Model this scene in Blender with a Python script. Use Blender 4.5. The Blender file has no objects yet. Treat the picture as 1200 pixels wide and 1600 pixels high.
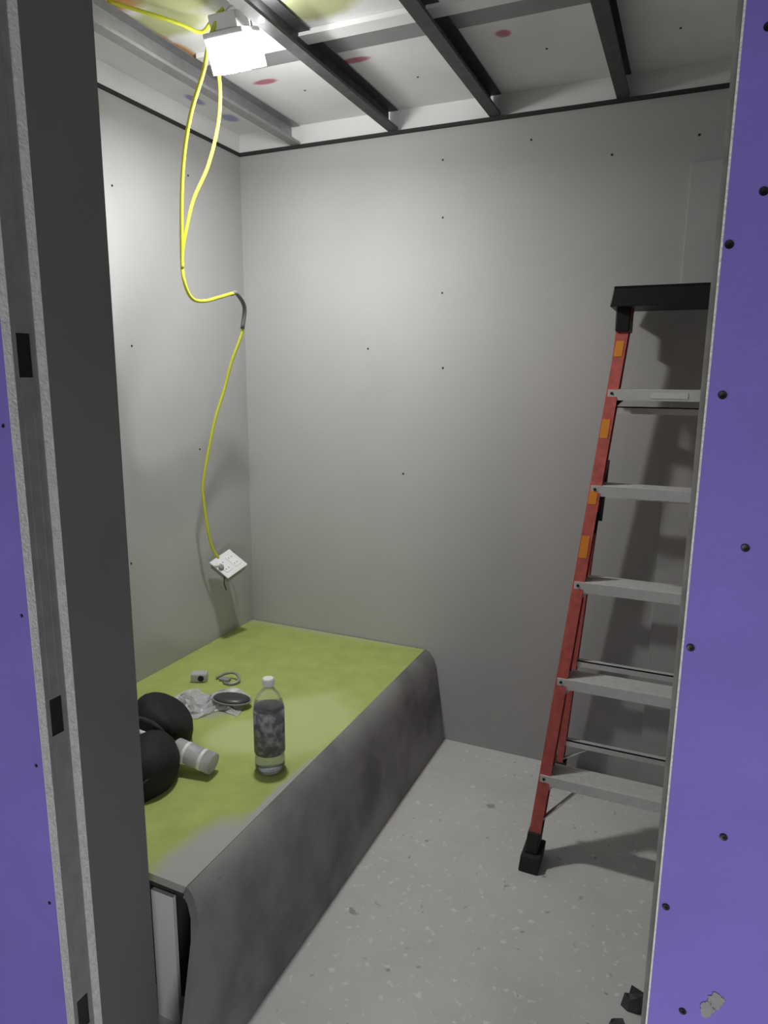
import bpy, bmesh, math, random
from mathutils import Vector, Matrix
random.seed(7)
sc = bpy.context.scene
C = bpy.context.scene.collection

# ------------------------------------------------------------------ camera
F = 1079.4
yaw, pitch, roll = math.radians(-23.658), math.radians(11.09), math.radians(-0.478)
fw = Vector((math.sin(yaw)*math.cos(pitch), math.cos(yaw)*math.cos(pitch), -math.sin(pitch)))
rt = Vector((math.cos(yaw), -math.sin(yaw), 0)); dn = fw.cross(rt)
cr, sr = math.cos(roll), math.sin(roll)
rx = cr*rt + sr*dn; dx = -sr*rt + cr*dn
cam = bpy.data.cameras.new('camera'); co = bpy.data.objects.new('camera', cam); C.objects.link(co)
M = Matrix((rx, -dx, -fw)).transposed().to_4x4(); M.translation = Vector((0, 0, 1.55))
co.matrix_world = M
cam.sensor_fit = 'VERTICAL'; cam.sensor_height = 24; cam.sensor_width = 18
cam.lens = 24*F/1600; cam.clip_start = 0.05
sc.camera = co

# ------------------------------------------------------------------ light and exposure
sc.view_settings.view_transform = 'Standard'; sc.view_settings.look = 'None'
sc.view_settings.gamma = 1; sc.view_settings.use_curve_mapping = False
sc.view_settings.exposure = -0.07
w = bpy.data.worlds.new('world'); sc.world = w; w.use_nodes = True
w.node_tree.nodes['Background'].inputs[0].default_value = (0.9, 0.93, 1, 1)
w.node_tree.nodes['Background'].inputs[1].default_value = 0.02

def light(name, kind, loc, power, size=.1, aim=None, spread=None, color=(1, 1, 1), shape='DISK'):
    l = bpy.data.lights.new(name, kind); l.energy = power; l.color = color
    if kind == 'AREA':
        l.shape = shape; l.size = size
        if spread: l.spread = math.radians(spread)
    else: l.shadow_soft_size = size
    o = bpy.data.objects.new(name, l); C.objects.link(o); o.location = loc
    if aim: o.rotation_euler = (Vector(aim)-Vector(loc)).to_track_quat('-Z', 'Y').to_euler()
    return o
LP = Vector((-1.235, 1.78, 2.415))                       # the work lamp under the joists
light('work_lamp_beam', 'AREA', LP+Vector((.02, .02, -.05)), 13.5, .12, aim=LP+Vector((-.03, .021, -1)), color=(1, .99, .965))
light('work_lamp_forward_beam', 'AREA', LP+Vector((.02, .02, -.05)), 3.0, .12, aim=LP+Vector((.02, 1.22, -.85)), color=(1, .99, .965))
light('work_lamp_side_glow', 'POINT', LP+Vector((.0, .0, -.075)), 2.2, .02, color=(1, .99, .965))
light('work_lamp_upward_glow', 'POINT', LP+Vector((.10, -.03, .06)), 1.5, .01, color=(1, .99, .965))
# two lamps of the corridor the photographer stands in, low behind the camera
light('corridor_lamp_left', 'AREA', (-2.0, -1.0, .7), 9, .4, aim=(-.2, .75, 1), color=(1, .97, .98))
light('corridor_lamp_right', 'AREA', (.8, -.9, .6), 17, .4, aim=(-.6, .75, 1), color=(1, .97, .98))
# ------------------------------------------------------------------ materials
MATS = {}
def mat(name, col, rough=.7, metal=0, var=0, vscale=6, bump=0, bscale=60, trans=0, alpha=None, emit=None, col2=None, thr=None, ior=1.45, spec=.5):
    if name in MATS: return MATS[name]
    m = bpy.data.materials.new(name); m.use_nodes = True; nt = m.node_tree; N = nt.nodes; L = nt.links
    b = N['Principled BSDF']; b.inputs['Base Color'].default_value = (*col, 1)
    b.inputs['Roughness'].default_value = rough; b.inputs['Metallic'].default_value = metal
    b.inputs['Specular IOR Level'].default_value = spec; b.inputs['IOR'].default_value = ior
    if trans: b.inputs['Transmission Weight'].default_value = trans
    if alpha is not None: b.inputs['Alpha'].default_value = alpha
    if emit: b.inputs['Emission Color'].default_value = (1, .99, .96, 1); b.inputs['Emission Strength'].default_value = emit
    tc = N.new('ShaderNodeTexCoord')
    if var or col2:
        n = N.new('ShaderNodeTexNoise'); n.inputs['Scale'].default_value = vscale; n.inputs['Detail'].default_value = 5
        L.new(tc.outputs['Object'], n.inputs['Vector'])
        r = N.new('ShaderNodeValToRGB'); lo, hi = thr or (.3, .7)
        r.color_ramp.elements[0].position = lo; r.color_ramp.elements[1].position = hi
        c2 = col2 or tuple(min(1, c*(1+var)) for c in col)
        c1 = col if col2 else tuple(c*(1-var) for c in col)
        r.color_ramp.elements[0].color = (*c1, 1); r.color_ramp.elements[1].color = (*c2, 1)
        L.new(n.outputs['Fac'], r.inputs['Fac']); L.new(r.outputs['Color'], b.inputs['Base Color'])
    if bump:
        n2 = N.new('ShaderNodeTexNoise'); n2.inputs['Scale'].default_value = bscale; n2.inputs['Detail'].default_value = 4
        L.new(tc.outputs['Object'], n2.inputs['Vector'])
        bp = N.new('ShaderNodeBump'); bp.inputs['Strength'].default_value = bump; bp.inputs['Distance'].default_value = .01
        L.new(n2.outputs['Fac'], bp.inputs['Height']); L.new(bp.outputs['Normal'], b.inputs['Normal'])
    MATS[name] = m
    return m
gyp   = mat('grey_drywall', (.44, .44, .44), .85, var=.04, vscale=2.5, bump=.05)
purp  = mat('purple_drywall', (.245, .20, .67), .8, var=.06, vscale=9, bump=.06, bscale=120)
core  = mat('gypsum_core', (.86, .86, .84), .95, var=.1, vscale=90, bump=.4, bscale=200)
kraft = mat('jamb_board_paper', (.17, .17, .17), .9, var=.05, vscale=4)
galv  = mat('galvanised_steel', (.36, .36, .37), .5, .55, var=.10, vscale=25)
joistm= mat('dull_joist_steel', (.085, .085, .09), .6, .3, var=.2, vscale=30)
trackm= mat('black_track_gap', (.03, .03, .03), .8)
alum  = mat('ladder_aluminium', (.72, .72, .72), .45, .3, var=.06, vscale=60)
fiber = mat('orange_red_fibreglass', (.52, .11, .095), .5, var=.2, vscale=40)
black = mat('black_plastic', (.012, .012, .013), .45)
rubber= mat('black_rubber', (.03, .03, .03), .8, bump=.2)
yellow= mat('yellow_cable_jacket', (.62, .66, .05), .4)
whitep= mat('white_plastic', (.80, .80, .80), .4)
whitem= mat('white_painted_metal', (.85, .85, .85), .4)
greyp = mat('grey_plastic', (.30, .30, .31), .5)
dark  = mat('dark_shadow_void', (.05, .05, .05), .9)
labo  = mat('orange_sticker', (.75, .26, .03), .5)
labw  = mat('pale_sticker', (.75, .75, .72), .5)
bagm  = mat('black_bag_cloth', (.010, .010, .011), .75, bump=.5, bscale=25)
wrapm = mat('clear_wrapper_film', (.80, .80, .86), .2, alpha=.42, bump=.6, bscale=30)
glass = mat('clear_bottle_plastic', (.85, .87, .88), .06, trans=.85, alpha=.55, ior=1.2)
water = mat('drinking_water', (.50, .54, .57), .02, trans=1, ior=1.33)
bottlelab = mat('grey_bottle_label', (.10, .10, .115), .5, col2=(.26, .26, .28), vscale=45, thr=(.45, .6))
sidem = mat('bench_side_board', (.27, .27, .265), .8, col2=(.15, .15, .15), vscale=4.5, thr=(.42, .66))
glowm = mat('lamp_diffuser', (.9, .9, .9), .5, emit=14)

def floor_mat():
    m = bpy.data.materials.new('dusty_concrete'); m.use_nodes = True; N = m.node_tree.nodes; L = m.node_tree.links
    b = N['Principled BSDF']; b.inputs['Roughness'].default_value = .75
    tc = N.new('ShaderNodeTexCoord')
    n = N.new('ShaderNodeTexNoise'); n.inputs['Scale'].default_value = 3; n.inputs['Detail'].default_value = 8; n.inputs['Roughness'].default_value = .6
    r = N.new('ShaderNodeValToRGB'); r.color_ramp.elements[0].position = .3; r.color_ramp.elements[1].position = .72
    r.color_ramp.elements[0].color = (.58, .58, .575, 1); r.color_ramp.elements[1].color = (.68, .68, .675, 1)
    n2 = N.new('ShaderNodeTexNoise'); n2.inputs['Scale'].default_value = 38; n2.inputs['Detail'].default_value = 3
    r2 = N.new('ShaderNodeValToRGB'); r2.color_ramp.elements[0].position = .62; r2.color_ramp.elements[1].position = .69
    n3 = N.new('ShaderNodeTexNoise'); n3.inputs['Scale'].default_value = 21; n3.inputs['Detail'].default_value = 3
    r3 = N.new('ShaderNodeValToRGB'); r3.color_ramp.elements[0].position = .28; r3.color_ramp.elements[1].position = .33
    r3.color_ramp.elements[0].color = (1, 1, 1, 1); r3.color_ramp.elements[1].color = (0, 0, 0, 1)
    for x in (n, n2, n3): L.new(tc.outputs['Object'], x.inputs['Vector'])
    L.new(n.outputs['Fac'], r.inputs['Fac']); L.new(n2.outputs['Fac'], r2.inputs['Fac']); L.new(n3.outputs['Fac'], r3.inputs['Fac'])
    mx = N.new('ShaderNodeMixRGB'); mx.inputs['Color2'].default_value = (.78, .78, .77, 1)
    L.new(r.outputs['Color'], mx.inputs['Color1']); L.new(r2.outputs['Color'], mx.inputs['Fac'])
    mx2 = N.new('ShaderNodeMixRGB'); mx2.inputs['Color2'].default_value = (.36, .36, .36, 1)
    L.new(mx.outputs['Color'], mx2.inputs['Color1']); L.new(r3.outputs['Color'], mx2.inputs['Fac'])
    L.new(mx2.outputs['Color'], b.inputs['Base Color'])
    bp = N.new('ShaderNodeBump'); bp.inputs['Strength'].default_value = .15; bp.inputs['Distance'].default_value = .01
    L.new(n2.outputs['Fac'], bp.inputs['Height']); L.new(bp.outputs['Normal'], b.inputs['Normal'])
    return m

def blotch_mat(name, base, blobs, var=.05, vscale=5, nz=.12, nscale=9, spec=.3, rough=.8):
    """surface with stains, print marks or painted tints at object-space (x, y): blobs = (cx, cy, rx, ry, colour)"""
    m = bpy.data.materials.new(name); m.use_nodes = True; N = m.node_tree.nodes; L = m.node_tree.links
    b = N['Principled BSDF']; b.inputs['Roughness'].default_value = rough; b.inputs['Specular IOR Level'].default_value = spec
    tc = N.new('ShaderNodeTexCoord')
    n = N.new('ShaderNodeTexNoise'); n.inputs['Scale'].default_value = vscale; n.inputs['Detail'].default_value = 6
    L.new(tc.outputs['Object'], n.inputs['Vector'])
    r = N.new('ShaderNodeValToRGB'); r.color_ramp.elements[0].position = .32; r.color_ramp.elements[1].position = .7
    r.color_ramp.elements[0].color = (*[c*(1-var) for c in base], 1); r.color_ramp.elements[1].color = (*[min(1, c*(1+var)) for c in base], 1)
    L.new(n.outputs['Fac'], r.inputs['Fac']); cur = r.outputs['Color']
    wn = N.new('ShaderNodeTexNoise'); wn.inputs['Scale'].default_value = nscale; wn.inputs['Detail'].default_value = 5
    L.new(tc.outputs['Object'], wn.inputs['Vector'])
    sep = N.new('ShaderNodeSeparateXYZ'); L.new(tc.outputs['Object'], sep.inputs[0])
    def mth(op, a, bb=None, c=None):
        q = N.new('ShaderNodeMath'); q.operation = op
        for i, v in enumerate((a, bb, c)):
            if v is None: continue
            if isinstance(v, (int, float)): q.inputs[i].default_value = v
            else: L.new(v, q.inputs[i])
        return q.outputs[0]
    for (cx, cy, ax, ay, col) in blobs:
        dx_ = mth('DIVIDE', mth('SUBTRACT', sep.outputs[0], cx), ax); dy_ = mth('DIVIDE', mth('SUBTRACT', sep.outputs[1], cy), ay)
        d = mth('SQRT', mth('ADD', mth('MULTIPLY', dx_, dx_), mth('MULTIPLY', dy_, dy_)))
        d = mth('ADD', d, mth('MULTIPLY', mth('SUBTRACT', wn.outputs['Fac'], .5), nz*20))
        f = mth('MULTIPLY', mth('SUBTRACT', 1.25, d), 2.2); f.node.use_clamp = True
        mx = N.new('ShaderNodeMixRGB'); L.new(f, mx.inputs['Fac']); L.new(cur, mx.inputs['Color1']); mx.inputs['Color2'].default_value = (*col, 1)
        cur = mx.outputs['Color']
    L.new(cur, b.inputs['Base Color'])
    return m

# ------------------------------------------------------------------ helpers
def bm_obj(name, bm, material, parent=None, loc=None, smooth=False, bevel=0):
    me = bpy.data.meshes.new(name); bmesh.ops.recalc_face_normals(bm, faces=bm.faces[:]); bm.to_mesh(me); bm.free()
    if smooth:
        for p in me.polygons: p.use_smooth = True
    me.materials.append(material)
    o = bpy.data.objects.new(name, me); C.objects.link(o)
    if loc is not None: o.location = loc
    if parent: o.parent = parent
    if bevel:
        b = o.modifiers.new('bevel', 'BEVEL'); b.width = bevel; b.segments = 2; b.limit_method = 'ANGLE'
    return o
def box(bm, a, b, m=None):
    x0, y0, z0 = a; x1, y1, z1 = b
    v = [Vector(p) for p in ((x0, y0, z0), (x1, y0, z0), (x1, y1, z0), (x0, y1, z0), (x0, y0, z1), (x1, y0, z1), (x1, y1, z1), (x0, y1, z1))]
    if m: v = [m @ p for p in v]
    v = [bm.verts.new(p) for p in v]
    for f in ((0, 3, 2, 1), (4, 5, 6, 7), (0, 1, 5, 4), (1, 2, 6, 5), (2, 3, 7, 6), (3, 0, 4, 7)): bm.faces.new([v[i] for i in f])
def hexa(bm, lo, hi):                                     # two quads
    a = [bm.verts.new(p) for p in lo]; b = [bm.verts.new(p) for p in hi]
    bm.faces.new(a[::-1]); bm.faces.new(b)
    for i in range(4): bm.faces.new((a[i], a[(i+1) % 4], b[(i+1) % 4], b[i]))
def bar(bm, p, q, wx, wy, up=(0, 0, 1)):                  # rectangular bar from p to q
    p = Vector(p); q = Vector(q); d = (q-p).normalized(); u = Vector(up)
    s = d.cross(u); s = s.normalized() if s.length > 1e-4 else Vector((1, 0, 0)); t = s.cross(d)
    k = [s*wx/2+t*wy/2, -s*wx/2+t*wy/2, -s*wx/2-t*wy/2, s*wx/2-t*wy/2]
    hexa(bm, [p+c for c in k], [q+c for c in k])
def catmull(pts, n=8):
    P = [Vector(p) for p in pts]; P = [P[0]*2-P[1]] + P + [P[-1]*2-P[-2]]; out = []
    for i in range(1, len(P)-2):
        for k in range(n):
            t = k/n; a, b, c, d = P[i-1:i+3]
            out.append(.5*((2*b)+(c-a)*t+(2*a-5*b+4*c-d)*t*t+(3*b-a-3*c+d)*t**3))
    out.append(P[-2]); return out
def tube(bm, pts, r, seg=10, radii=None):
    up = None; rings = []
    for i, p in enumerate(pts):
        d = (pts[min(i+1, len(pts)-1)]-pts[max(i-1, 0)]).normalized()
        if up is None: up = d.orthogonal().normalized()
        up = (up-d*up.dot(d)).normalized(); s = d.cross(up); rr = radii[i] if radii else r
        rings.append([bm.verts.new(p+(up*math.cos(2*math.pi*k/seg)+s*math.sin(2*math.pi*k/seg))*rr) for k in range(seg)])
    for a, b in zip(rings, rings[1:]):
        for k in range(seg): bm.faces.new((a[k], a[(k+1) % seg], b[(k+1) % seg], b[k]))
    bm.faces.new(rings[0][::-1]); bm.faces.new(rings[-1])
def lathe(bm, prof, seg=32, m=None):                      # (r, z) profile about z
    rings = []
    for r, z in prof:
        ring = []
        for k in range(seg):
            p = Vector((r*math.cos(2*math.pi*k/seg), r*math.sin(2*math.pi*k/seg), z))
            ring.append(bm.verts.new(m @ p if m else p))
        rings.append(ring)
    for a, b in zip(rings, rings[1:]):
        for k in range(seg): bm.faces.new((a[k], a[(k+1) % seg], b[(k+1) % seg], b[k]))
    if prof[0][0] > 1e-6: bm.faces.new(rings[0][::-1])
    if prof[-1][0] > 1e-6: bm.faces.new(rings[-1])
def thing(name, label, cat, loc=(0, 0, 0), rot=(0, 0, 0), group=None):
    o = bpy.data.objects.new(name, None); C.objects.link(o); o.location = loc; o.rotation_euler = rot
    o.empty_display_size = .05
    return tag(o, label, cat, group)
def tag(o, label, cat, group=None):
    o['label'] = label; o['category'] = cat
    if group: o['group'] = group
    return o
def struct(o): o['kind'] = 'structure'; return o
def nb(): return bmesh.new()
def boxo(name, a, b, m, parent=None, bevel=0):
    bm = nb(); box(bm, a, b); return bm_obj(name, bm, m, parent, bevel=bevel)
def screw_mesh():
    bm = nb(); lathe(bm, [(.0001, -.0015), (.0035, -.0012), (.0042, .0006), (.0040, .0010), (.0016, .0006), (.0014, -.0004), (.0001, -.0004)], 14)
    me = bpy.data.meshes.new('screw'); bm.to_mesh(me); bm.free(); me.materials.append(black); return me
SCREW = screw_mesh()
def screw(parent, loc, rot, s=1):
    o = bpy.data.objects.new('screw', SCREW); C.objects.link(o); o.parent = parent; o.location = loc; o.rotation_euler = rot; o.scale = (s, s, s)
    return o

# ------------------------------------------------------------------ room shell
XL, YB, ZC, XR, YF = -1.84, 2.646, 2.47, 2.0, .83
DECK = 2.545
fl = struct(boxo('floor', (-3.2, -2.6, -.10), (2.4, 3.0, 0), floor_mat()))
BTX, BTY = (math.pi/2, 0, 0), (0, math.pi/2, 0)
wb = struct(boxo('wall_back', (XL-.1, YB, 0), (XR+.1, YB+.1, 2.458), gyp))
for (x, z) in ((-.93, 2.349), (-.925, 2.145), (-.91, 1.585), (-1.073, 1.154), (-1.237, 1.662), (-.92, 1.87), (-.05, 2.33), (-.32, 2.30), (-.6, 2.38)):
    screw(wb, (x, YB-.0006, z), BTX, .95)
wl = struct(boxo('wall_left', (XL-.1, .83, 0), (XL, YB, 2.458), gyp))
for (y, z) in ((1.904, 2.171), (1.881, .867), (1.95, 1.65), (2.3, 2.3), (2.3, 1.25)): screw(wl, (XL+.0006, y, z), BTY, .95)
struct(boxo('wall_right', (XR, .83, 0), (XR+.1, YB, 2.458), gyp))
# ceiling: boards lying over the joists, with crew marks and rust-orange stains of their own; yellow-green bleed of lamp and cable painted in
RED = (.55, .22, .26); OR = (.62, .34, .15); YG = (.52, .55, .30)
blobs = [(-1.62, 1.62, .06, .10, OR), (-1.57, 1.80, .04, .09, OR), (-1.56, 1.95, .035, .08, OR), (-1.50, 1.62, .10, .06, OR), (-1.555, 2.03, .04, .04, RED),
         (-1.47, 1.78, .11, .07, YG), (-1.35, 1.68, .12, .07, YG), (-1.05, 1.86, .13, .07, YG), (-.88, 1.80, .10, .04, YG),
         (-1.08, 2.205, .05, .018, RED), (-1.44, 2.235, .045, .018, RED), (-.60, 2.215, .022, .022, RED), (-1.77, 2.27, .02, .05, (.40, .38, .62)),
         (-1.76, 2.47, .03, .04, (.40, .38, .62)), (-1.60, 2.46, .02, .03, (.40, .38, .62))]
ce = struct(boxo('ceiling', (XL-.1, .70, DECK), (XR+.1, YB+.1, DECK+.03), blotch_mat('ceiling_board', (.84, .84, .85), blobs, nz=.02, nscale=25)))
for (x, y) in ((-.94, 2.4), (-.5, 2.36), (-.12, 2.38), (-.10, 2.2), (-1.35, 2.35), (-.9, 2.1)):
    screw(ce, (x, y, DECK-.0006), (0, 0, 0), .9)
# perimeter tracks
bm = nb(); box(bm, (XL, YB-.012, 2.458), (XR, YB+.03, 2.470)); 
struct(bm_obj('trim_1', bm, trackm))
struct(boxo('trim_5', (XL-.03, YB+.002, 2.4702), (XR, YB+.03, DECK), whitem))  # white colour stands in for light on the strip above the track
bm = nb(); box(bm, (XL-.03, YF, 2.458), (XL+.008, YB, 2.470)); 
struct(bm_obj('trim_2', bm, trackm))
struct(boxo('trim_6', (XL-.04, YF, 2.4702), (XL-.002, YB, DECK), whitem))  # same white on the left side, lit look put into the colour
# flat straps crossing above the joists
for (y0, y1, nm, lab) in ((2.035, 2.125, 'ceiling_strap', 'flat grey steel strap crossing above the ceiling joists'),):
    s = boxo(nm, (-1.53, y0, DECK-.006), (XR, y1, DECK-.001), mat('strap_steel', (.30, .30, .31), .5, .3, var=.1))
    tag(s, lab, 'strap')
s = boxo('furring_strip', (-1.52, 1.965, DECK-.016), (-.30, 2.022, DECK-.001), whitem); tag(s, 'white strip running across the ceiling boards next to the lamp', 'strip')

# joists: C channels, open to the right
def joist(x, label, m):
    o = thing('ceiling_joist', label, 'joist', (x, 0, 2.47), group=None)
    bm = nb(); t = .0015
    box(bm, (0, YF, 0), (.041, YB-.012, t)); box(bm, (0, YF, t), (t, YB-.012, .070)); box(bm, (t, YF, .070-t), (.041, YB-.012, .070))
    box(bm, (.041-t, YF, t), (.041, YB-.012, .010))
    bm_obj('channel', bm, m, o)
    bm = nb(); box(bm, (.0018, YF, .03), (.0036, YB-.02, .034)); bm_obj('web_rib', bm, m, o)
    return o
joist(-1.58, 'bright lamp-lit steel joist nearest the left wall', galv)  # paler steel than the other joists, standing in for lamp light
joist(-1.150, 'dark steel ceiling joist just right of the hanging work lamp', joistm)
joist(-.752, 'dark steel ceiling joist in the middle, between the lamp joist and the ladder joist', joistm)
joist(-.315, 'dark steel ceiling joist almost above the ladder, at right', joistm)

# ------------------------------------------------------------------ opening: front wall layers, left jamb and right edge
XJ = -.96
wfl = struct(boxo('wall_front_left', (-2.8, .7502, 0), (XJ-.0005, .766, 2.6), purp))
for z in (1.47, 1.16, .89, .62, .35): screw(wfl, (XJ-.016, .7498, z), BTX, .75)
e = boxo('board_edge', (XJ-.0005, .7506, 0), (XJ+.0005, .7656, 2.6), core, wfl); e['label'] = 'white cut gypsum edge'
o = thing('jamb_stud', 'galvanised steel stud with punched holes between two white board edges', 'stud', (XJ-.003, .789, 0))
def stud_web():
    bm = nb(); y0, y1 = -.0225, .0225; holes = (.355, .967, 1.578, 2.19); hh, hw = .034, .0125
    zs = 0; t = .0012
    for h in holes:
        box(bm, (-t, y0, zs), (0, y1, h-hh)); box(bm, (-t, y0, h-hh), (0, -hw, h+hh)); box(bm, (-t, hw, h-hh), (0, y1, h+hh)); zs = h+hh
    box(bm, (-t, y0, zs), (0, y1, 2.6))
    for s in (-1, 1): box(bm, (-.035, s*.0225-.0006, 0), (-t, s*.0225+.0006, 2.6))
    return bm
bm_obj('web', stud_web(), galv, o)
bm = nb()
for y in (-.009, .009):
    for a, b in ((0, .31), (.40, .92), (1.012, 1.53), (1.625, 2.15), (2.23, 2.6)): box(bm, (0, y-.0010, a), (.0007, y+.0010, b))
bm_obj('web_rib', bm, galv, o)
for z in (.355, .967, 1.578):
    bm = nb(); box(bm, (-.034, -.0135, z-.036), (-.0015, .0135, z+.036)); p = bm_obj('knockout', bm, black, o); p['label'] = 'dark punched hole'
wfi = struct(boxo('wall_front_inner_left', (XL, .9605, 0), (XJ-.013, .975, 2.458), gyp))
b2 = struct(boxo('trim_3', (-1.05, .812, 0), (XJ, .8275, 2.6), core))
jb = struct(boxo('wall_jamb', (XJ-.0125, .828, 0), (XJ, .975, 2.6), kraft))
# right side
wfr = struct(boxo('wall_front_right', (.0145, .7502, 0), (2.2, .766, 2.6), purp))
for (x, z) in ((.044, 1.717), (.020, 1.673), (.027, 1.535), (.061, 1.387), (.021, 1.276), (.071, 1.07), (.022, .967), (.034, 1.852), (.05, .84)):
    screw(wfr, (x, .7498, z), BTX, .95)
e = boxo('board_edge', (.0125, .7506, 0), (.0145, .7656, 2.6), core, wfr); e['label'] = 'white cut gypsum edge'
cb = boxo('edge_bead', (.0075, .7665, 0), (.03, .770, 2.6), mat('dusty_edge_bead', (.50, .50, .46), .8, var=.2, vscale=30), None); struct(cb); cb.name = 'trim_4'
struct(boxo('wall_front_inner_right', (.02, .7705, 0), (XR, .83, 2.6), gyp))
# joint compound smears on the purple board
cm = mat('joint_compound', (.42, .42, .38), .9, alpha=.8, var=.1, vscale=40)
def smear(cx, cz, w_, h_, seed):
    rnd = random.Random(seed); bm = nb(); n = 22; pts = []
    for k in range(n):
        a = 2*math.pi*k/n; r = 1+rnd.uniform(-.22, .22)
        pts.append((cx+math.cos(a)*w_*r, cz+math.sin(a)*h_*r))
    f = [bm.verts.new((x, .7501, z)) for x, z in pts]; b = [bm.verts.new((x, .7492, z)) for x, z in pts]
    bm.faces.new(b)
    for k in range(n): bm.faces.new((f[k], f[(k+1) % n], b[(k+1) % n], b[k]))
    p = bm_obj('compound_smear', bm, cm, wfr); p['label'] = 'grey smear of joint compound'
smear(.082, .868, .008, .010, 1)
smear(.074, .853, .007, .010, 2)

# strip of board screwed on the back wall above the ladder
st = boxo('drywall_strip', (-.066, YB-.013, .001), (.40, YB-.0005, 2.245), mat('pale_drywall', (.47, .47, .47), .85, var=.04), bevel=.001)
tag(st, 'grey board strip on back wall, its edge rising above the ladder cap', 'board')

# ------------------------------------------------------------------ bench / platform
bench = thing('platform_bench', 'long low boxed bench with dusty yellow-green top against left wall', 'bench', (-1.40, 1.85, 0))
def L(p): return (p[0]+1.40, p[1]-1.85, p[2])
DUST = (.44, .44, .42); LG = (.50, .57, .27)
topm = blotch_mat('yellow_green_board', (.42, .50, .15), [
    (.30, .02, .16, .22, (.54, .61, .26)), (.15, -.15, .10, .10, (.54, .61, .26)), (-.2, .78, .6, .03, (.46, .50, .25)),
    (.42, -.70, .09, .20, DUST), (.14, -.79, .14, .04, DUST), (.45, -.42, .035, .30, DUST), (-.08, -.04, .11, .06, (.40, .42, .30))], var=.08, vscale=14, nz=.03, nscale=12)
bm = nb(); hexa(bm, [L(p) for p in ((XL+.001, 1.105, .380), (-.96, 1.09, .380), (-.955, 2.64, .380), (XL+.001, 2.64, .380))],
                    [L(p) for p in ((XL+.001, 1.105, .4), (-.965, 1.09, .4), (-.96, 2.64, .4), (XL+.001, 2.64, .4))])
bm_obj('top_panel', bm, topm, bench)
def side_panel():
    bm = nb()
    prof = [(-.963, .3995), (-.956, .3985), (-.936, .385), (-.918, .362), (-.905, .32), (-.884, .18), (-.863, .0)]
    inn = [(-.966, .379), (-.960, .378), (-.950, .370), (-.934, .348), (-.921, .31), (-.900, .18), (-.880, .0)]
    def ynear(z): return 1.09-.19*(1-z/.4)
    rows = []
    for prf in (prof, inn):
        a = [bm.verts.new(L((x, ynear(z), z))) for x, z in prf]; b = [bm.verts.new(L((x, 2.644, z))) for x, z in prf]; rows.append((a, b))
    (a, b), (c, d) = rows; n = len(prof)
    for i in range(n-1):
        bm.faces.new((a[i], a[i+1], b[i+1], b[i])); bm.faces.new((c[i], d[i], d[i+1], c[i+1]))
        bm.faces.new((a[i], c[i], c[i+1], a[i+1])); bm.faces.new((b[i], b[i+1], d[i+1], d[i]))
    bm.faces.new((a[0], b[0], d[0], c[0])); bm.faces.new((a[-1], c[-1], d[-1], b[-1]))
    return bm
bm_obj('side_panel', side_panel(), sidem, bench, smooth=True).modifiers.new('es', 'EDGE_SPLIT').split_angle = math.radians(35)
bm = nb(); box(bm, L((-1.075, 1.095, 0)), L((-1.010, 1.105, .352))); bm_obj('end_stud', bm, whitem, bench)  # white on this steel stud paints in the light falling on it
bm = nb(); box(bm, L((-1.80, 1.16, .0)), L((-.93, 1.175, .378))); bm_obj('void_shade_sheet', bm, dark, bench)  # dark sheet standing in for the shade inside the open bench end
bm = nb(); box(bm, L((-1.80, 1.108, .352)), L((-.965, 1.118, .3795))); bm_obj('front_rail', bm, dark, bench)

# ------------------------------------------------------------------ step ladder
XC = -.07
lad = thing('step_ladder', 'orange-red fibreglass step ladder with aluminium steps standing by the back wall', 'ladder', (XC, 2.25, 0))
def Lp(x, y, z): return Vector((x-XC, y-2.25, z))
def front(z, s): return Lp(XC + s*(.300-.076*z), 1.985+.26*z, z)
def rear(z, s): return Lp(XC + s*(.302-.072*z), 2.598-.045*z, z)
def channel(fn, s, z0, z1, dep, fl_, web_out=True):
    bm = nb(); t = .004
    a, b = fn(z0, s), fn(z1, s); X = Vector((1, 0, 0)); Y = Vector((0, 1, 0))
    def slab(x0, x1, y0, y1):
        lo = [a+X*s*x0+Y*y0, a+X*s*x1+Y*y0, a+X*s*x1+Y*y1, a+X*s*x0+Y*y1]; hi = [b+(p-a) for p in lo]; hexa(bm, lo, hi)
    slab(-t, 0, 0, dep); slab(-fl_, -t, 0, t); slab(-fl_, -t, dep-t, dep)
    return bm
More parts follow.
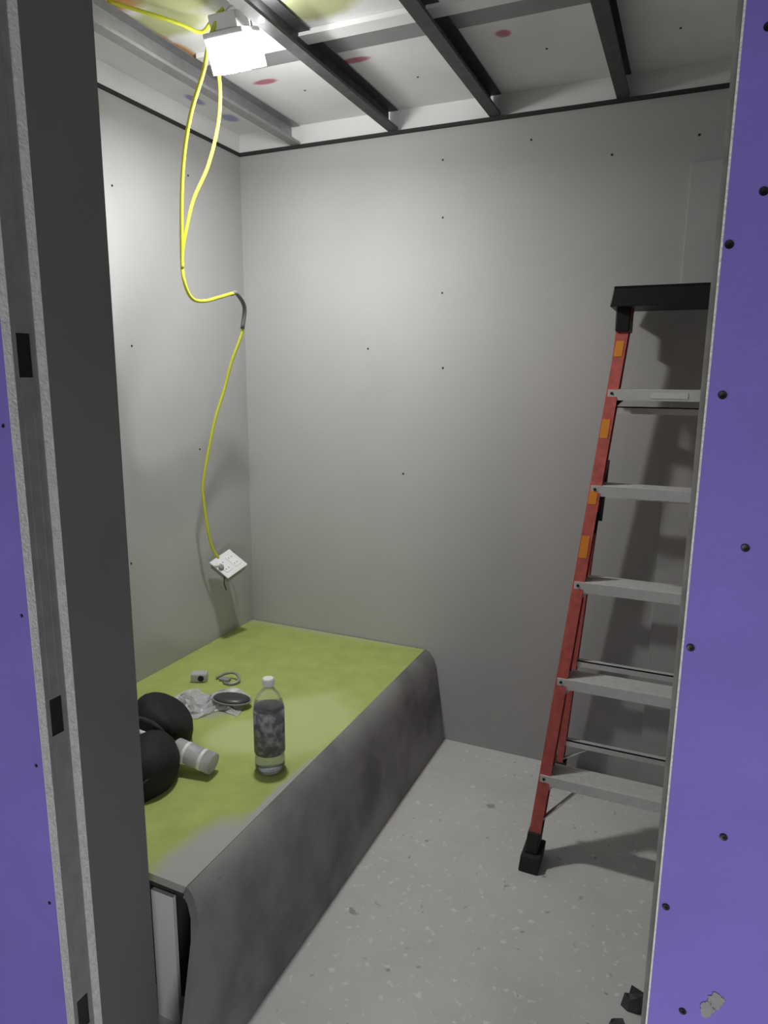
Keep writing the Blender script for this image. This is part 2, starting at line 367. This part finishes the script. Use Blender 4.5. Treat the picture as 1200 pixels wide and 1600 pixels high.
for s in (-1, 1):
    r = bm_obj('front_rail', channel(front, s, .07, 1.79, .070, .036), fiber, lad)
    for z, hgt in ((1.62, .05), (1.36, .06), (1.15, .05), (.98, .07)):
        bm = nb(); a, b = front(z, s), front(z+hgt, s); X = Vector((1, 0, 0)); Y = Vector((0, 1, 0))
        lo = [a-X*s*.003+Y*-.0012, a-X*s*.028+Y*-.0012, a-X*s*.028, a-X*s*.003]; hexa(bm, lo, [p+(b-a) for p in lo])
        q = bm_obj('warning_sticker', bm, labo, r); q['label'] = 'orange sticker'
    bm_obj('rear_rail', channel(rear, s, .05, 1.74, -.045, .025), fiber, lad)
    # feet
    bm = nb(); a = front(0, s)
    lo = [a+Vector((s*.012, -.022, 0)), a+Vector((-s*.050, -.022, 0)), a+Vector((-s*.050, .085, 0)), a+Vector((s*.012, .085, 0))]
    up_ = front(.115, s)-a; mid = front(.05, s)-a
    hexa(bm, lo, [p+mid for p in lo]); l2 = [a+Vector((s*.004, -.006, 0))+mid, a+Vector((-s*.036, -.006, 0))+mid, a+Vector((-s*.036, .075, 0))+mid, a+Vector((s*.004, .075, 0))+mid]
    hexa(bm, l2, [p+(up_-mid) for p in l2]); bm_obj('foot', bm, rubber, lad, bevel=.004)
    bm = nb(); a = rear(0, s)
    lo = [a+Vector((s*.008, -.052, 0)), a+Vector((-s*.035, -.052, 0)), a+Vector((-s*.035, .008, 0)), a+Vector((s*.008, .008, 0))]
    hexa(bm, lo, [p+rear(.07, s)-a for p in lo]); bm_obj('foot', bm, rubber, lad, bevel=.003)
steps = (.295, .60, .905, 1.21, 1.515)
for i, z in enumerate(steps):
    a, b = front(z, -1), front(z, 1); x0, x1 = a.x+.004, b.x-.004; y = a.y
    bm = nb(); box(bm, (x0, y-.006, z-.004), (x1, y+.085, z)); box(bm, (x0, y-.006, z-.034), (x1, y-.003, z-.004)); box(bm, (x0, y+.082, z-.030), (x1, y+.085, z-.004))
    for k in range(9): box(bm, (x0+.01, y+.002+k*.009, z), (x1-.01, y+.005+k*.009, z+.0015))
    stp = bm_obj('step', bm, alum, lad)
    if i == 4:
        p = boxo('step_label', (x0+.13, y-.0075, z-.026), (x0+.24, y-.0062, z-.008), labw, stp); p['label'] = 'pale label strip'
    for s in (-1, 1):                                        # rivets/brackets under the step
        bm = nb(); xx = a.x if s < 0 else b.x; xi = xx-s*.006
        hexa(bm, [Vector((xi, y+.004, z-.075)), Vector((xi-s*.004, y+.004, z-.075)), Vector((xi-s*.004, y+.03, z-.075)), Vector((xi, y+.03, z-.075))],
                 [Vector((xi, y+.004, z-.03)), Vector((xi-s*.05, y+.004, z-.03)), Vector((xi-s*.05, y+.06, z-.03)), Vector((xi, y+.06, z-.03))])
        bm_obj('step_bracket', bm, black if i > 2 else alum, stp)
        bm = nb(); mm = Matrix.Translation(Vector((xx-s*.016, y-.006, z-.012))) @ Matrix.Rotation(math.pi/2, 4, 'X'); lathe(bm, [(.0001, 0), (.005, .0002), (.004, .003), (.0001, .004)], 10, mm)
        bm_obj('rivet', bm, black, stp)
# rear braces
for z in (.155, .495, .83, 1.15, 1.445):
    a, b = rear(z, -1), rear(z, 1); bm = nb(); box(bm, (a.x+.003, a.y-.040, z-.012), (b.x-.003, a.y-.036, z+.012)); box(bm, (a.x+.003, a.y-.040, z+.008), (b.x-.003, a.y-.015, z+.012))
    bm_obj('rear_brace', bm, alum, lad)
for s in (-1, 1):                                            # knee braces, spreaders
    bm = nb(); a = front(.12, s)+Vector((-s*.01, .03, 0)); z = .265; b = front(z, s)+Vector((-s*.13, .03, 0)); bar(bm, a, b, .016, .004); bm_obj('knee_brace', bm, alum, lad)
    bm = nb(); a = rear(.07, s)+Vector((-s*.01, -.03, 0)); b = rear(.15, s)+Vector((-s*.12, -.03, 0)); bar(bm, a, b, .014, .004); bm_obj('knee_brace', bm, alum, lad)
    bm = nb(); a = front(1.05, s)+Vector((-s*.032, .05, 0)); m_ = (front(1.28, s)+rear(1.28, s))/2+Vector((-s*.034, 0, 0)); b = rear(1.05, s)+Vector((-s*.032, -.02, 0))
    bar(bm, a, m_, .003, .016, (1, 0, 0)); bar(bm, m_, b, .003, .016, (1, 0, 0)); bm_obj('spreader_bar', bm, black, lad)
def cap():
    bm = nb(); y0, y1 = .135, .335; wd = .195
    z0, z1 = 1.775, 1.838
    lo = [(-wd, y0, z0), (wd, y0, z0), (wd, y1, z0), (-wd, y1, z0)]
    hi = [(-wd+.008, y0+.008, z1-.006), (wd-.008, y0+.008, z1-.006), (wd-.008, y1-.008, z1-.006), (-wd+.008, y1-.008, z1-.006)]
    hexa(bm, [Vector(p) for p in lo], [Vector(p) for p in hi])
    # tray rim on top
    for a, b in (((-wd+.008, y0+.008), (wd-.008, y0+.02)), ((-wd+.008, y1-.02), (wd-.008, y1-.008)), ((-wd+.008, y0+.02), (-wd+.02, y1-.02)), ((wd-.02, y0+.02), (wd-.008, y1-.02)), ((-.05, y0+.02), (-.04, y1-.02)), ((.06, y0+.02), (.07, y1-.02))):
        box(bm, (a[0], a[1], z1-.006), (b[0], b[1], z1))
    return bm
bm_obj('top_cap', cap(), black, lad, bevel=.004)
for s in (-1, 1):
    bm = nb(); box(bm, (s*.155-.022, .165, 1.70), (s*.155+.022, .30, 1.776)); bm_obj('hinge_bracket', bm, black, lad, bevel=.004)

# ------------------------------------------------------------------ hanging work lamp
R = Matrix.Rotation(math.radians(0), 4, 'Z')
lamp = thing('work_lamp', 'glowing white square work lamp hung under the ceiling joists', 'lamp', LP, (math.radians(24), math.radians(-4), math.radians(8)))
bm = nb(); box(bm, (-.058, -.066, .052), (.058, .066, .066)); box(bm, (-.04, -.045, .066), (.04, .045, .105))
bm_obj('housing', bm, whitem, lamp, bevel=.004)
bm = nb(); box(bm, (-.055, -.063, -.030), (.055, .063, .0515)); bm_obj('diffuser', bm, glowm, lamp)
for (x, y, w_, h_) in ((-.035, -.02, .005, .025), (.012, .01, .012, .012), (-.035, .04, .006, .008)):
    bm = nb(); box(bm, (x-w_, y-h_, -.0325), (x+w_, y+h_, -.0302)); bm_obj('slot', bm, mat('pale_grey_slot', (.3, .3, .3), .5), lamp)
bm = nb(); pts = catmull([(-.05, .03, .06), (-.04, .05, .10), (0, .05, .12), (.04, .05, .10), (.05, .03, .06)], 5); tube(bm, pts, .003, 8)
bm_obj('hook', bm, whitem, lamp, smooth=True)

# ------------------------------------------------------------------ yellow cable
cab = thing('yellow_cable', 'yellow electrical cable hanging in loops from lamp down to white box', 'cable', LP)
def cab_obj(nm, pts, r=.0058):
    P = catmull([Vector(p)-LP for p in pts], 8); bm = nb(); tube(bm, P, r, 10); return bm_obj(nm, bm, yellow, cab, smooth=True)
main = [(-1.235, 1.708, 2.500), (-1.27, 1.704, 2.44), (-1.31, 1.724, 2.375), (-1.37, 1.743, 2.292), (-1.42, 1.767, 2.204), (-1.46, 1.793, 2.091), (-1.5, 1.829, 1.915), (-1.5, 1.835, 1.84), (-1.5, 1.869, 1.792), (-1.5, 1.934, 1.790), (-1.5, 2.021, 1.812), (-1.5, 2.114, 1.832), (-1.52, 2.187, 1.794), (-1.55, 2.209, 1.705), (-1.6, 2.209, 1.601), (-1.64, 2.209, 1.493), (-1.68, 2.195, 1.371), (-1.74, 2.19, 1.143), (-1.75, 2.198, 1.064), (-1.755, 2.224, 0.927), (-1.76, 2.255, 0.845), (-1.755, 2.285, .80)]
cab_obj('hanging_run', main)
cab_obj('return_loop', [(-1.235, 1.712, 2.505), (-1.27, 1.738, 2.454), (-1.3, 1.778, 2.41), (-1.34, 1.837, 2.353), (-1.38, 1.873, 2.283), (-1.42, 1.872, 2.179), (-1.46, 1.849, 2.085), (-1.476, 1.832, 2.007), (-1.496, 1.829, 1.93), (-1.501, 1.830, 1.88)], .0052)
cab_obj('ceiling_run', [(-1.23, 1.71, 2.505), (-1.30, 1.76, 2.515), (-1.354, 1.779, 2.50), (-1.388, 1.726, 2.505), (-1.429, 1.67, 2.51), (-1.52, 1.60, 2.53)], .0052)
bm = nb(); P = catmull([Vector(p)-LP for p in ((-1.502, 2.08, 1.828), (-1.50, 2.114, 1.833), (-1.52, 2.187, 1.794), (-1.545, 2.205, 1.72))], 5); tube(bm, P, .0078, 10)  # dark grey sleeve that paints shade onto the cable bend
q = bm_obj('shade_sleeve', bm, mat('cable_shade_grey', (.16, .16, .15), .6), cab, smooth=True); q['label'] = 'dark grey painted shade round the cable bend'

# ------------------------------------------------------------------ dangling outlet box
ob = thing('outlet_box', 'small white electrical box dangling on yellow cable against left wall', 'outlet box', (-1.745, 2.34, .765), (Vector((.42, -.42, .80)).to_track_quat('Z', 'Y') @ __import__('mathutils').Quaternion((0, 0, 1), math.radians(35))).to_euler())
bm = nb(); box(bm, (-.052, -.052, -.038), (.052, .052, -.006)); bm_obj('back_box', bm, greyp, ob, bevel=.003)
bm = nb(); box(bm, (-.057, -.057, -.006), (.057, .057, 0)); cp = bm_obj('cover_plate', bm, whitep, ob, bevel=.003)
for x in (-.024, .024):
    bm = nb(); box(bm, (x-.016, -.034, 0), (x+.016, .034, .003)); rc = bm_obj('receptacle', bm, whitem, cp, bevel=.001)
    for y in (-.018, .018):
        bm = nb(); box(bm, (x-.008, y-.004, .003), (x-.006, y+.004, .0036)); box(bm, (x+.006, y-.004, .003), (x+.008, y+.004, .0036)); bm_obj('slot', bm, black, rc)
bm = nb(); pts = catmull([Vector(p) for p in ((.045, .052, -.02), (.075, .05, -.03), (.075, .02, -.06), (.06, .0, -.09))], 5); tube(bm, pts, .0025, 6); bm_obj('loose_wire', bm, black, ob, smooth=True)
bm = nb(); pts = catmull([Vector(p) for p in ((-.05, -.03, -.02), (-.07, -.05, -.03), (-.065, -.06, -.07))], 5); tube(bm, pts, .0025, 6); bm_obj('loose_wire', bm, black, ob, smooth=True)
bm = nb(); lathe(bm, [(.009, -.006), (.011, -.004), (.011, .014), (.008, .018)], 16, Matrix.Translation((-.040, .0, 0)) @ Matrix.Rotation(math.radians(-15), 4, 'Y')); bm_obj('cable_clamp', bm, greyp, ob, smooth=True)

# ------------------------------------------------------------------ things on the bench
bt = .4
bo = thing('water_bottle', 'large clear plastic water bottle with grey label standing on the bench', 'bottle', (-1.058, 1.585, bt))
prof = [(.0001, .002), (.036, 0), (.043, .005), (.045, .018), (.0445, .04), (.0435, .05), (.045, .06), (.0435, .075), (.0445, .09), (.0445, .17), (.0435, .185), (.045, .195), (.042, .215), (.033, .238), (.020, .254), (.0145, .260), (.0145, .274), (.013, .275)]
bm = nb(); lathe(bm, prof, 40); bm_obj('bottle_body', bm, glass, bo, smooth=True)
bm = nb(); lathe(bm, [(.0001, .004), (.035, .003), (.0415, .008), (.043, .02), (.042, .05), (.042, .185), (.042, .2), (.0001, .2)], 32); bm_obj('water', bm, water, bo, smooth=True)
bm = nb(); lathe(bm, [(.0452, .06), (.0457, .06), (.0457, .195), (.0452, .195)], 40); q = bm_obj('label_band', bm, bottlelab, bo, smooth=True)
bm = nb(); lathe(bm, [(.016, .266), (.0165, .267), (.0165, .285), (.015, .288), (.0001, .288)], 24)
for k in range(24):
    a = 2*math.pi*k/24; box(bm, (-.0008, -.0006, .267), (.0008, .0012, .284), Matrix.Translation((.0168*math.cos(a), .0168*math.sin(a), 0)))
bm_obj('cap', bm, whitep, bo)

def lump(cx, cy, rx_, ry_, h, seed, amp=.10, sub=4, pw=.75):
    bm = nb(); bmesh.ops.create_icosphere(bm, subdivisions=sub, radius=1); rnd = random.Random(seed)
    ph = [(rnd.uniform(2, 5), rnd.uniform(2, 5), rnd.uniform(2, 5), rnd.uniform(0, 6)) for _ in range(6)]
    for v in bm.verts:
        p = v.co.copy(); k = 1+sum(math.sin(a*p.x+b*p.y+c*p.z+d) for a, b, c, d in ph)/6*amp*2
        z = (abs(p.z)**pw)*(1 if p.z > 0 else -1)
        v.co = Vector((cx+p.x*rx_*k, cy+p.y*ry_*k, max(0, (z+.35)/1.35*h*k)))
    return bm
tb = thing('tool_bag', 'black two-lobed soft tool bag on the bench beside the jamb', 'bag', (-1.43, 1.42, bt))
bm_obj('rear_pouch', lump(-.06, .12, .135, .125, .13, 3, .17), bagm, tb, smooth=True)
bm_obj('front_pouch', lump(.045, -.075, .130, .150, .125, 5, .17), bagm, tb, smooth=True)
bm = nb(); tube(bm, catmull([(-.12, -.02, .06), (-.06, -.0, .135), (.02, .02, .15), (.07, .04, .12), (.10, .06, .05)], 6), .008, 8); bm_obj('handle', bm, rubber, tb, smooth=True)

bm = nb(); tube(bm, catmull([(.150, -.17, .05), (.165, -.08, .075), (.150, .0, .075), (.11, .03, .07)], 6), .004, 6); bm_obj('piping', bm, rubber, tb, smooth=True)
ct = thing('caulk_tube', 'grey and white caulk tube leaning on the black bag on the bench', 'tube', (-1.285, 1.475, bt+.058), (0, math.radians(13), math.radians(6)))
MX = Matrix.Rotation(math.pi/2, 4, 'Y')
bm = nb(); lathe(bm, [(.0001, -.03), (.027, -.03), (.031, -.026), (.031, .10), (.029, .10), (.0235, .094), (.0001, .094)], 28, MX); bm_obj('barrel', bm, mat('pale_grey_tube', (.42, .42, .43), .45, var=.25, vscale=18), ct, smooth=True)
for x in (.005, .06):
    bm = nb(); lathe(bm, [(.0312, x), (.0318, x+.001), (.0318, x+.009), (.0312, x+.010)], 28, MX); bm_obj('band', bm, whitep, ct, smooth=True)
bm = nb(); lathe(bm, [(.018, -.030), (.016, -.045), (.010, -.062), (.0085, -.12), (.007, -.175), (.0001, -.176)], 20, MX); bm_obj('nozzle', bm, whitep, ct, smooth=True)

# crumpled clear wrapper
def wrapper():
    bm = nb(); n = 16; rnd = random.Random(11); g = []
    for i in range(n):
        row = []
        for j in range(n):
            x = (i/(n-1)-.5)*.26; y = (j/(n-1)-.5)*.17; e_ = min(i, j, n-1-i, n-1-j)
            row.append(bm.verts.new((x+rnd.uniform(-.007, .007)+(.02 if j > 10 else 0), y+rnd.uniform(-.007, .007)+.03*math.sin(i*.7), .003+rnd.uniform(0, .022)*min(1, e_/2)+.012*math.exp(-((i-8)**2+(j-8)**2)/20))))
        g.append(row)
    for i in range(n-1):
        for j in range(n-1): bm.faces.new((g[i][j], g[i+1][j], g[i+1][j+1], g[i][j+1]))
    return bm
wr = bm_obj('plastic_wrapper', wrapper(), wrapm, None, (-1.49, 1.84, bt)); so = wr.modifiers.new('solid', 'SOLIDIFY'); so.thickness = .0006
wr.rotation_euler = (0, 0, math.radians(25))
tag(wr, 'crumpled clear plastic wrapper lying flat on the bench behind the bag', 'wrapper')
dl = thing('dark_lens', 'dark oval lens-like cover lying on the clear wrapper', 'cover', (-1.395, 1.86, bt+.030), (0, math.radians(4), math.radians(20)))
bm = nb(); lathe(bm, [(.0001, -.001), (.052, -.001), (.057, .002), (.055, .006), (.035, .012), (.0001, .014)], 36); 
for v in bm.verts: v.co.x *= 1.15; v.co.y *= .72
bm_obj('dome', bm, mat('dark_grey_lens', (.055, .055, .058), .35), dl, smooth=True)
bm = nb()
lathe(bm, [(.053, -.003), (.061, -.003), (.061, .001), (.053, .001)], 36)
for v in bm.verts: v.co.x *= 1.15; v.co.y *= .72
bm_obj('rim', bm, greyp, dl)
ft = thing('pipe_fitting', 'small pale fitting with a dark round hole on the bench behind wrapper', 'fitting', (-1.635, 1.985, bt+.0), (0, 0, .5))
bm = nb(); box(bm, (-.03, -.02, 0), (.03, .02, .035)); bm_obj('body', bm, mat('pale_fitting', (.5, .5, .5), .4), ft, bevel=.006)
bm = nb(); lathe(bm, [(.0001, 0), (.011, 0), (.011, .004), (.0001, .0041)], 18, Matrix.Translation((.008, -.0195, .018)) @ Matrix.Rotation(math.pi/2, 4, 'X')); bm_obj('hole', bm, black, ft)
cl = thing('wire_clip', 'small bent grey metal clip on the bench right of the pale fitting', 'clip', (-1.535, 2.03, bt))
bm = nb(); tube(bm, catmull([(-.05, -.01, .006), (-.02, .015, .02), (.02, .02, .025), (.05, .0, .012), (.035, -.03, .006), (.0, -.03, .006)], 6), .005, 8); bm_obj('wire', bm, galv, cl, smooth=True)
bm = nb(); box(bm, (-.03, -.02, 0), (.01, .004, .012)); bm_obj('plate', bm, greyp, cl, bevel=.002)

# ------------------------------------------------------------------ scraps on the floor by the right board
rnd = random.Random(4)
def scrap(x, y, r, h, label, m, seed):
    rn = random.Random(seed); bm = nb(); n = 9; lo = []; hi = []
    for k in range(n):
        a = 2*math.pi*k/n; rr = r*rn.uniform(.6, 1.15); lo.append((x*0+rr*math.cos(a), rr*math.sin(a)*.7, 0)); hi.append((rr*.8*math.cos(a), rr*.55*math.sin(a), h*rn.uniform(.6, 1)))
    a = [bm.verts.new(p) for p in lo]; b = [bm.verts.new(p) for p in hi]; bm.faces.new(a[::-1]); bm.faces.new(b)
    for k in range(n): bm.faces.new((a[k], a[(k+1) % n], b[(k+1) % n], b[k]))
    o = bm_obj('debris_scrap', bm, m, None, (x, y, 0)); tag(o, label, 'scrap'); return o
scrap(-.0, 1.60, .035, .05, 'dark upright scrap on floor beside the right purple board, farther one', joistm, 1)
scrap(-.03, 1.52, .03, .02, 'flat dark scrap on floor beside the right purple board, nearest one', joistm, 2)
